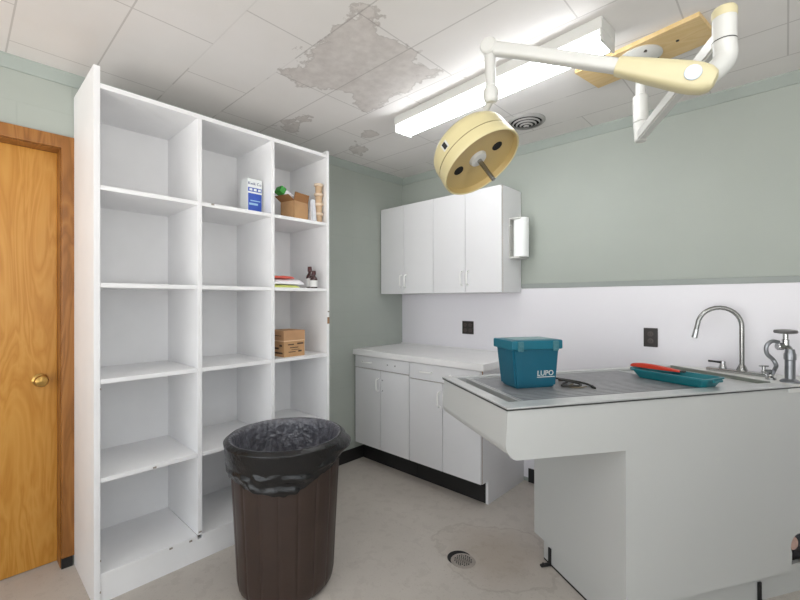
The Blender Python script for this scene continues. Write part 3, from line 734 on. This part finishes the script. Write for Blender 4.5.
# ------------------------------------------------------------------ valve standpipe
GREY = mat('dull_chrome_pipe', srgb(148, 150, 154), .32, .9, var=.08, scale=20)
vp = thing('valve_standpipe', 'chrome standpipe valve with round hand wheel and curved tube, right of the gooseneck faucet', 'valve', (2.612, -.240, ZD))
V0 = Vector((2.614, -.239, ZD))
Rt = Vector((.731, .682, 0))
b = NB(); lathe(b, [(.036, 0), (.036, .005), (.028, .012), (.019, .016), (.0185, .100), (.022, .104), (.022, .128), (.019, .134), (.017, .150), (0, .152)], 28, Matrix.Translation(V0)); obj('post', b, GREY, vp)
lft = Vector((-.80, -.60, 0)).normalized()
b = NB(); tube(b, smooth_path([V0+Vector((0, 0, .140)), V0+Vector((0, 0, .158))+lft*.008, V0+Vector((0, 0, .165))+lft*.03, V0+Vector((0, 0, .163))+lft*.050], 6), .0125, 16)
tj = V0+lft*.040+Vector((0, 0, .163)); cyl(b, tj+lft*-.012, tj+lft*.014, .017, bev=.003); obj('elbow', b, CHROME, vp)
st = V0+lft*.018+Vector((0, 0, .165))
b = NB(); cyl(b, st, st+Vector((0, 0, .062)), .010); cyl(b, st+Vector((0, 0, .0)), st+Vector((0, 0, .03)), .0135, bev=.002); obj('stem', b, CHROME, vp)
b = NB(); lathe(b, [(0, 0), (.02, 0), (.040, .003), (.043, .009), (.040, .017), (.02, .02), (0, .02)], 28, Matrix.Translation(st+Vector((0, 0, .055)))); obj('hand_wheel', b, mat('grey_hand_wheel', srgb(112, 110, 110), .4, .5, var=.08), vp)
sd = Vector((2.548, -.212, ZD))
p0 = tj+Vector((0, 0, .018))+lft*.006
pts = [p0, p0+lft*.030+Vector((0, 0, .004)), p0+lft*.052+Vector((0, 0, -.018)), p0+lft*.050+Vector((0, 0, -.052)), p0+lft*.026+Vector((0, 0, -.078)), p0+lft*.012+Vector((0, 0, -.105)), sd+Vector((.014, .004, .050)), sd+Vector((.004, .002, .022))]
b = NB(); tube(b, smooth_path(pts, 8), .0085, 14); obj('curved_tube', b, GREY, vp)
b = NB(); lathe(b, [(.020, 0), (.020, .010), (.013, .018), (.013, .026), (0, .028)], 20, Matrix.Translation(sd)); obj('tube_base', b, CHROME, vp)
b = NB(); q = sd+Vector((0, 0, .038)); cyl(b, q, q+lft*.036, .011, .009, bev=.002); cyl(b, q+lft*.03+Vector((0, 0, -.012)), q+lft*.03+Vector((0, 0, .024)), .007); box(b, -.02, .02, -.004, .004, 0, .006, .002, M=Matrix.Translation(q+lft*.03+Vector((0, 0, .022))) @ Matrix.Rotation(.6, 4, 'Z')); obj('petcock', b, CHROME, vp)

# ------------------------------------------------------------------ bin and liner
BX, BY = .882, -1.765; DZB = .025
bn = thing('trash_can', 'tall brown fluted plastic trash can in front of the shelving', 'trash can', (BX, BY, 0))
BROWN = mat('brown_plastic', srgb(56, 42, 36), .4, var=.12, scale=9, bump=.04, bscale=50)
t = bmesh.new(); seg = 18*10; rings = []
prof = [(.0, .004), (.150, .004), (.176, 0), (.198, .008), (.212, .026), (.2185, .06), (.2255, .2), (.236, .4), (.246, .58), (.250, .65), (.256, .66), (.256, .68), (.246, .68), (.242, .65), (.226, .3), (.208, .04), (0, .03)]
for i, (r, z) in enumerate(prof):
    ring = []
    for k in range(seg):
        g = k % 10
        dpt = .003 if (3 <= i <= 9 and g == 0) else (.0 if 3 <= i <= 9 else 0)
        a = 2*PI*k/seg
        ring.append(t.verts.new(((r-dpt)*math.cos(a), (r-dpt)*math.sin(a), z)) if r > 0 else None)
    rings.append(ring)
for A, B in zip(rings[1:-1], rings[2:-1]):
    for k in range(seg): t.faces.new((A[k], A[(k+1) % seg], B[(k+1) % seg], B[k]))
t.faces.new(rings[1]); t.faces.new(rings[-2])
bmesh.ops.recalc_face_normals(t, faces=t.faces)
obj('bin_body', t, BROWN, bn, local=True, ang=30)
# liner: one sheet from inside the can, over the rim and down the outside
def liner():   # slot 0 = outside skirt, slot 1 = crinkled inside, same film coloured lighter
    t = bmesh.new(); seg = 240; rows = []
    prof = []
    for k in range(28): prof.append((.150+.090*(k/27)**.5, .10+.570*k/27, 'in'))
    for a in (150, 120, 90, 60, 30): prof.append((.2525+.0125*math.cos(math.radians(a)), .6795+.010*math.sin(math.radians(a)), 'rim'))
    for k in range(30): prof.append((.2655, .676-.150*k/29, k/29))
    for (r, z, s) in prof:
        row = []
        for k in range(seg):
            a = 2*PI*k/seg; ca, sa = math.cos(a), math.sin(a)
            right = max(0, ca*.731+sa*.682)          # side away from the shelves
            rr = r; zz = z
            if s == 'in':
                n = noise.noise(Vector((ca*9, sa*9, z*11)))*.006+noise.noise(Vector((ca*26, sa*26, z*30)))*.0045
                rr = r+n-.006
                if z > .62: rr = min(rr, r-.002)
            elif s == 'rim':
                zz = z+.001*noise.noise(Vector((ca*6, sa*6, 2)))
            else:
                hang = .98+.13*math.sin(a*2+2.4)+.14*noise.noise(Vector((ca*2.5, sa*2.5, 5)))+.06*noise.noise(Vector((ca*9, sa*9, 7)))-.42*right**2
                zz = .676-(.676-z)*hang
                w = max(0, min(1, (s-.25)*3))
                band = math.exp(-((s-.72)/.13)**2)
                fold = noise.noise(Vector((ca*3+s*2.5, sa*3, zz*34)))*.007+noise.noise(Vector((ca*7, sa*7, zz*20)))*.005+.004*math.sin(95*zz+a*5+3*noise.noise(Vector((ca*2, sa*2, 0))))
                rr = r-.010*s+fold*w+.005*band
                rr += .040*right**8*math.sin(min(1, s*1.2)*PI)
                rr = max(rr, .2445+.026*(zz-.5)/.17+.0035)
            row.append(t.verts.new((rr*ca, rr*sa, zz)))
        rows.append(row)
    for q, (A, B) in enumerate(zip(rows, rows[1:])):
        for k in range(seg):
            fq = t.faces.new((A[k], A[(k+1) % seg], B[(k+1) % seg], B[k])); fq.material_index = 1 if q < 30 else 0
    t.faces.new(rows[0]).material_index = 1
    bmesh.ops.recalc_face_normals(t, faces=t.faces)
    bmesh.ops.transform(t, matrix=Matrix.Translation((BX, BY, 0)), verts=t.verts)
    return t
BAG = raw('black_bin_film', .2, spec=.5); g = G(BAG)
g.b.inputs['Base Color'].default_value = srgb(20, 20, 22)
vv = g.N.new('ShaderNodeTexVoronoi'); vv.inputs['Scale'].default_value = 75; vv.feature = 'SMOOTH_F1'
g.L.new(g.tc.outputs['Object'], vv.inputs['Vector'])
g.bump(g.math('ADD', g.math('MULTIPLY', vv.outputs['Distance'], .15), g.noise(30, 5, .6)), .55, .008)
c = g.ramp(g.noise(12, 3), [(.3, srgb(12, 12, 13)), (.7, srgb(22, 22, 24))]); g.L.new(c, g.b.inputs['Base Color'])
BAGI = mat('brightened_crinkled_film', srgb(92, 92, 99), .28, var=.35, scale=45, bump=1., bscale=48, spec=.9)  # same black film, lightened in colour so the inside looks lit
tag(obj('bin_liner', liner(), [BAG, BAGI], ang=80, origin=(BX, BY, .1)), 'black plastic liner folded over the rim of the brown trash can', 'trash bag')

# ------------------------------------------------------------------ floor drain
fd = thing('floor_drain', 'round perforated floor drain cover shifted beside its dark hole', 'drain', (1.40, -1.085, 0))
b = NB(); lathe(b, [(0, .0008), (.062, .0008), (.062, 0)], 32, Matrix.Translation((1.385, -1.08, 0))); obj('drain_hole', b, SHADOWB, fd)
cc = (1.412, -1.088)
b = NB(); lathe(b, [(0, .004), (.050, .004), (.060, .003), (.062, .0009)], 32, Matrix.Translation((cc[0], cc[1], 0))); cv = obj('cover', b, mat('worn_drain_cover', srgb(158, 150, 142), .5, .3, var=.1, scale=40), fd)
b = NB()
for i in range(-4, 5):
    for j in range(-4, 5):
        x, y = i*.0115+(.0057 if j % 2 else 0), j*.010
        if math.hypot(x, y) < .045: lathe(b, [(0, .0047), (.0036, .0047), (.0036, .0035)], 8, Matrix.Translation((cc[0]+x, cc[1]+y, 0)))
obj('perforation', b, SHADOWB, cv)

# ------------------------------------------------------------------ ceiling things
# fluorescent fixture
TUBE = mat('lit_tube', srgb(255, 255, 255), .4, var=0, emit=((.955, .975, 1., 1), 12.))
def fluorescent(x, y, rz, label):
    t = thing('fluorescent_light', label, 'ceiling light', (x, y, ZC), rz)
    b = NB(); box(b, -.61, .61, -.070, .070, -.052, -.0005, .004); prism(b, [(-.03, -.052), (.03, -.052), (.012, -.066), (-.012, -.066)], -.60, .60, 'x'); obj('housing', b, OFFW, t, local=True)
    for s in (-1, 1):
        b = NB(); box(b, s*.604-.004, s*.604+.004, -.068, .068, -.095, -.001, .002); obj('end_cap', b, OFFW, t, local=True)
    for s in (-1, 1):
        b = NB(); cyl(b, (-.592, s*.042, -.076), (.592, s*.042, -.076), .0165, seg=20, bev=.003); obj('tube', b, TUBE, t, local=True)
fluorescent(1.474, -.985, math.radians(-4.5), 'lit twin tube fluorescent fixture on the ceiling beside the exam lamp')
fluorescent(3.05, -2.35, math.radians(-4.5), 'lit twin tube fluorescent fixture added on the ceiling out of view for extra light')  # second fixture, unseen, added to brighten the room
# round vent
vt = thing('ceiling_vent', 'round grey ceiling air vent with concentric rings behind the lamp head', 'vent', (1.42, -.403, ZC))
MV = Matrix.Translation((1.42, -.403, ZC))
VM = mat('grey_vent_metal', srgb(176, 174, 172), .45, .3, var=.06)
b = NB(); lathe(b, [(.094, -.0005), (.114, -.0005), (.114, -.006), (.102, -.016), (.094, -.014)], 40, MV, caps=False); obj('flange', b, VM, vt)
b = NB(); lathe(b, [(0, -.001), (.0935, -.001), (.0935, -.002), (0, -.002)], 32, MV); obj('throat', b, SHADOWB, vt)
for r, z in ((.084, -.016), (.062, -.022), (.040, -.028), (.018, -.034)):
    b = NB(); lathe(b, [(r, z), (r-.007, z-.007), (r-.0085, z-.006), (r-.002, z+.002)], 36, MV, caps=False); obj('ring', b, VM, vt)
# plywood board
b = NB(); c0 = Vector((1.873, -.668)); c1 = Vector((2.378, -.752)); ang = math.atan2(c1.y-c0.y, c1.x-c0.x); L = (c1-c0).length
Mb = Matrix.Translation((c0.x, c0.y, ZC)) @ Matrix.Rotation(ang, 4, 'Z')
box(b, 0, L, -.115, .115, -.019, -.0005, .001, M=Mb)
mb = thing('mounting_board', 'yellow plywood mounting board screwed to the ceiling under the lamp flange', 'board', (2.12, -.71, ZC))
obj('board', b, PLY, mb)
b = NB()
for (u, v) in ((L-.11, -.01),): lathe(b, [(0, -.0215), (.006, -.0215), (.007, -.0185)], 10, Mb @ Matrix.Translation((u, v, 0)))
obj('bolt', b, BLACK, mb)

# examination lamp
FX, FY = 2.125, -.728
lamp = thing('examination_lamp', 'cream articulated examination lamp hanging from the plywood ceiling board', 'examination lamp', (FX, FY, ZC-.019))
zb = ZC-.0192
b = NB(); lathe(b, [(0, zb), (.084, zb), (.086, zb-.006), (.070, zb-.020), (.045, zb-.028), (.033, zb-.034), (.030, zb-.05), (0, zb-.05)], 40, Matrix.Translation((FX, FY, 0))); fl = obj('flange', b, OFFW, lamp)
for k in range(4):
    b = NB(); a = PI/2*k+.5; lathe(b, [(0, -.018), (.007, -.018), (.0075, .0)], 8, Matrix.Translation((FX+.068*math.cos(a), FY+.068*math.sin(a), zb-.004))); obj('bolt', b, mat('dark_bolt', srgb(90, 84, 76), .4, .6), fl)
b = NB(); cyl(b, (FX, FY, zb-.045), (FX, FY, 2.21), .021); cyl(b, (FX, FY, 2.225), (FX, FY, 2.105), .031, bev=.004); obj('ceiling_post', b, OFFW, lamp)
# lower knuckle: tapered foot, then the straight first arm
K = Vector((FX, FY, 2.055)); EL = Vector((2.478, -1.372, 2.045))
ad = (EL-K); ad.z = 0; ad.normalize()
b = NB(); cyl(b, (FX, FY, 2.106), (FX, FY, 2.02), .030, .024, bev=.004); obj('knuckle', b, OFFW, lamp)
b = NB()
def beam(bm, p, q, w0, h0, w1, h1, bev=.006):
    p, q = Vector(p), Vector(q); X = (q-p).normalized(); Z = Vector((0, 0, 1)); Yv = Z.cross(X).normalized(); Z2 = X.cross(Yv)
    t = bmesh.new(); Lq = (q-p).length; vs = []
    for (l, w, h) in ((0, w0, h0), (Lq, w1, h1)):
        for (sy, sz) in ((-1, -1), (1, -1), (1, 1), (-1, 1)): vs.append(t.verts.new(p+X*l+Yv*(sy*w/2)+Z2*(sz*h/2)))
    for f in ((3, 2, 1, 0), (4, 5, 6, 7), (0, 1, 5, 4), (1, 2, 6, 5), (2, 3, 7, 6), (3, 0, 4, 7)): t.faces.new([vs[i] for i in f])
    bmesh.ops.bevel(t, geom=list(t.edges), offset=bev, segments=3, affect='EDGES'); bmesh.ops.recalc_face_normals(t, faces=t.faces); merge(bm, t)
beam(b, K+Vector((0, 0, -.01))-ad*.012, EL+Vector((0, 0, .0)), .036, .044, .036, .048); obj('lower_arm', b, OFFW, lamp)
# elbow: vertical barrel that bends into the pivot of the spring arm
PV = Vector((2.422, -1.438, 1.917))
b = NB(); tube(b, smooth_path([EL+Vector((0, 0, .045)), EL+Vector((0, 0, -.02)), EL+Vector((0, 0, -.07)), EL+(PV-EL)*.55+Vector((.004, 0, -.045)), PV+Vector((.012, .010, -.0))], 8), .0285, 24)
eo = obj('elbow', b, OFFW, lamp)
b = NB(); lathe(b, [(.029, .0), (.030, .004), (.030, .020), (.026, .027), (0, .029)], 28, Matrix.Translation(EL+Vector((0, 0, .044)))); obj('cap', b, CREAML, eo, label='cream end cap')
b = NB(); lathe(b, [(.0292, 0), (.0292, .003)], 28, Matrix.Translation(EL+Vector((0, 0, -.022))), caps=False); obj('joint_line', b, STEELD, eo)
# spring arm : wide cream root tapering to a white tube
TIP = Vector((1.866, -1.588, 2.166))
X = (TIP-PV).normalized(); La = (TIP-PV).length
Yv = Vector((0, 0, 1)).cross(X).normalized(); Zv = X.cross(Yv)
def loft(bm, secs, seg=24):
    """secs = (l, half-width, half-height, z offset) along the arm, superelliptic sections"""
    t = bmesh.new(); rings = []
    for (l, w, h, oz) in secs:
        ring = []
        for k in range(seg):
            a = 2*PI*k/seg; ca, sa = math.cos(a), math.sin(a); p = .7
            ring.append(t.verts.new(PV+X*l+Yv*(w*math.copysign(abs(ca)**p, ca))+Zv*(oz+h*math.copysign(abs(sa)**p, sa))))
        rings.append(ring)
    for A, B in zip(rings, rings[1:]):
        for k in range(seg): t.faces.new((A[k], A[(k+1) % seg], B[(k+1) % seg], B[k]))
    t.faces.new(rings[0]); t.faces.new(rings[-1]); bmesh.ops.recalc_face_normals(t, faces=t.faces); merge(bm, t)
b = NB(); loft(b, [(-.048, .012, .012, 0), (-.042, .024, .026, 0), (-.025, .030, .036, 0), (0, .032, .040, 0), (.03, .032, .040, .0), (.12, .029, .033, .001), (.21, .024, .025, .002), (.212, .02, .02, .002)]); ar = obj('spring_arm_cover', b, CREAML, lamp, ang=40, label='cream tapered arm cover')
b = NB(); loft(b, [(.20, .021, .020, .002), (.30, .022, .021, .002), (.5, .021, .021, .002), (La-.03, .021, .022, 0), (La, .021, .022, 0)]); obj('spring_arm', b, OFFW, lamp, ang=40)
fc = (-Yv if (-Yv).dot(Vector((2.6, -2.83, 1.3))-PV) > 0 else Yv)
b = NB(); lathe(b, [(0, .003), (.020, .003), (.021, 0)], 28, frame_to(fc, PV+fc*.0325+X*.012)); obj('badge', b, mat('pale_blue_badge', srgb(196, 208, 220), .35, var=.03), ar, label='pale blue round badge')
b = NB(); cyl(b, TIP-Yv*.026, TIP+Yv*.026, .028, bev=.005); obj('tip_joint', b, OFFW, lamp)
# drop link, swivel, head
SW = Vector((1.872, -1.590, 2.005))
b = NB(); cyl(b, TIP, SW+Vector((0, 0, .02)), .0185, .0175); obj('drop_link', b, OFFW, lamp)
b = NB(); lathe(b, [(0, -.028), (.016, -.027), (.024, -.018), (.0265, 0), (.025, .018), (.018, .028), (0, .030)], 24, Matrix.Translation(SW)); obj('swivel', b, OFFW, lamp)
HN = Vector((.572, .055, -.818)).normalized()
BKO = -.04
HC = Vector((1.830, -1.577, 1.781))          # centre of the open rim
MH = frame_to(HN, HC) @ Matrix.Diagonal((.97, .97, 1, 1))
HR = .152
back = HC-HN*.127+HN.cross(Vector((0, 0, 1))).normalized()*BKO
b = NB(); tube(b, smooth_path([SW+Vector((0, 0, -.015)), SW*.6+back*.4+Vector((.004, .004, 0)), back], 6), [.0115]*13, 14); obj('stem', b, OFFW, lamp)
b = NB(); lathe(b, [(0, -.128), (.045, -.127), (.105, -.123), (.130, -.114), (.143, -.098), (.148, -.080), (.1495, -.0445)], 64, MH, caps=False); hd = obj('head_shell', b, CREAM, lamp, ang=50, label='cream domed upper shell of the lamp head')
b = NB(); lathe(b, [(.1485, -.0445), (.1485, -.0415)], 64, MH, caps=False); obj('seam', b, mat('brown_seam', srgb(104, 90, 60), .6), hd)
b = NB(); lathe(b, [(.1495, -.042), (HR, -.02), (HR, -.003), (.149, 0), (.145, -.003)], 64, MH, caps=False); obj('rim_ring', b, CREAM, lamp, ang=50)
b = NB(); lathe(b, [(.145, -.003), (.141, -.022), (.10, -.030), (.05, -.032), (0, -.032)], 64, MH, caps=False); rm = obj('reflector_dish', b, REFL, lamp, ang=50)
b = NB(); lathe(b, [(0, -.020), (.020, -.020), (.030, -.022), (.034, -.032)], 28, MH); obj('hub', b, OFFW, rm)
b = NB(); cyl(b, HC-HN*.024, HC+HN*.075, .0085, .0075, 16, .002); obj('grip_rod', b, DK, lamp, label='steel focusing rod')
u = HN.cross(Vector((.70, -.63, -.34))).normalized(); v = HN.cross(u).normalized()
for k, (a,) in enumerate(((0,), (180,))):
    q = u*math.cos(math.radians(a))+v*math.sin(math.radians(a))
    b = NB(); lathe(b, [(0, .0), (.018, .0), (.020, -.004)], 20, frame_to(HN, HC-HN*.0285+q*.078)); obj('lens', b, SHADOWB, rm)
# little plate on the shell side
side = (Vector((2.60, -2.83, 1.31))-HC); side = (side-HN*side.dot(HN)).normalized()
lf = HN.cross(side).normalized()
if lf.dot(Rt) > 0: lf = -lf
sdv = (side*math.cos(math.radians(24))+lf*math.sin(math.radians(24))).normalized(); tg = HN.cross(sdv).normalized()
Mpl = Matrix(((tg.x, HN.x, sdv.x, 0), (tg.y, HN.y, sdv.y, 0), (tg.z, HN.z, sdv.z, 0), (0, 0, 0, 1)))
Mpl = Matrix.Translation(HC-HN*.070+sdv*.1420) @ Mpl
b = NB(); box(b, -.014, .014, -.014, .014, -.003, .0025, .001, M=Mpl); pl = obj('plate', b, OFFW, hd)
b = NB(); box(b, -.0075, .0075, -.011, .011, .002, .0045, .001, M=Mpl); obj('switch', b, BLACK, pl)

# ------------------------------------------------------------------ light
wd = bpy.data.worlds.new('sky'); S.world = wd; wd.use_nodes = True
bg = wd.node_tree.nodes['Background']; bg.inputs[1].default_value = 1.9
_n = wd.node_tree.nodes; _l = wd.node_tree.links
_tc = _n.new('ShaderNodeTexCoord'); _sx = _n.new('ShaderNodeSeparateXYZ'); _l.new(_tc.outputs['Generated'], _sx.inputs[0])
_rp = _n.new('ShaderNodeValToRGB'); _l.new(_sx.outputs[2], _rp.inputs[0])      # open sky above, lower half brightened to add light on the ceiling
_mr = _n.new('ShaderNodeMapRange'); _mr.inputs[1].default_value = -.08; _mr.inputs[2].default_value = .08; _l.new(_sx.outputs[2], _mr.inputs[0]); _l.new(_mr.outputs[0], _rp.inputs[0])
_rp.color_ramp.elements[0].color = (2.0, 1.98, 1.94, 1); _rp.color_ramp.elements[1].color = (.90, .95, 1., 1)
_l.new(_rp.outputs[0], bg.inputs[0])
la = bpy.data.lights.new('added_window_portal', 'AREA'); la.shape = 'RECTANGLE'; la.size = WX1-WX0; la.size_y = WZ1-WZ0; la.cycles.is_portal = True
lo = bpy.data.objects.new('added_window_portal', la); COL.objects.link(lo); lo.location = ((WX0+WX1)/2, YF-.09, (WZ0+WZ1)/2); lo.rotation_euler = (math.radians(90), 0, 0)

la = bpy.data.lights.new('added_window_portal', 'AREA'); la.shape = 'RECTANGLE'; la.size = VZ1-VZ0; la.size_y = VY1-VY0; la.cycles.is_portal = True
lo = bpy.data.objects.new('added_window_portal', la); COL.objects.link(lo); lo.location = (XR+.09, (VY0+VY1)/2, (VZ0+VZ1)/2); lo.rotation_euler = (0, math.radians(90), 0)

# ------------------------------------------------------------------ camera
cam = bpy.data.cameras.new('camera'); co = bpy.data.objects.new('camera', cam); COL.objects.link(co)
cam.sensor_width = 36; cam.lens = 414.574*36/800; cam.clip_start = .02
co.matrix_world = Matrix.Translation((2.6022, -2.8271, 1.3083)) @ Matrix.Rotation(.7501, 4, 'Z') @ Matrix.Rotation(PI/2+.0014, 4, 'X') @ Matrix.Rotation(-.0015, 4, 'Z')
S.camera = co
vs = S.view_settings; vs.view_transform = 'Standard'; vs.look = 'None'; vs.gamma = 1; vs.exposure = .5; vs.use_curve_mapping = False
S.cycles.use_denoising = True; S.cycles.max_bounces = 10; S.cycles.diffuse_bounces = 6; S.cycles.sample_clamp_indirect = 8
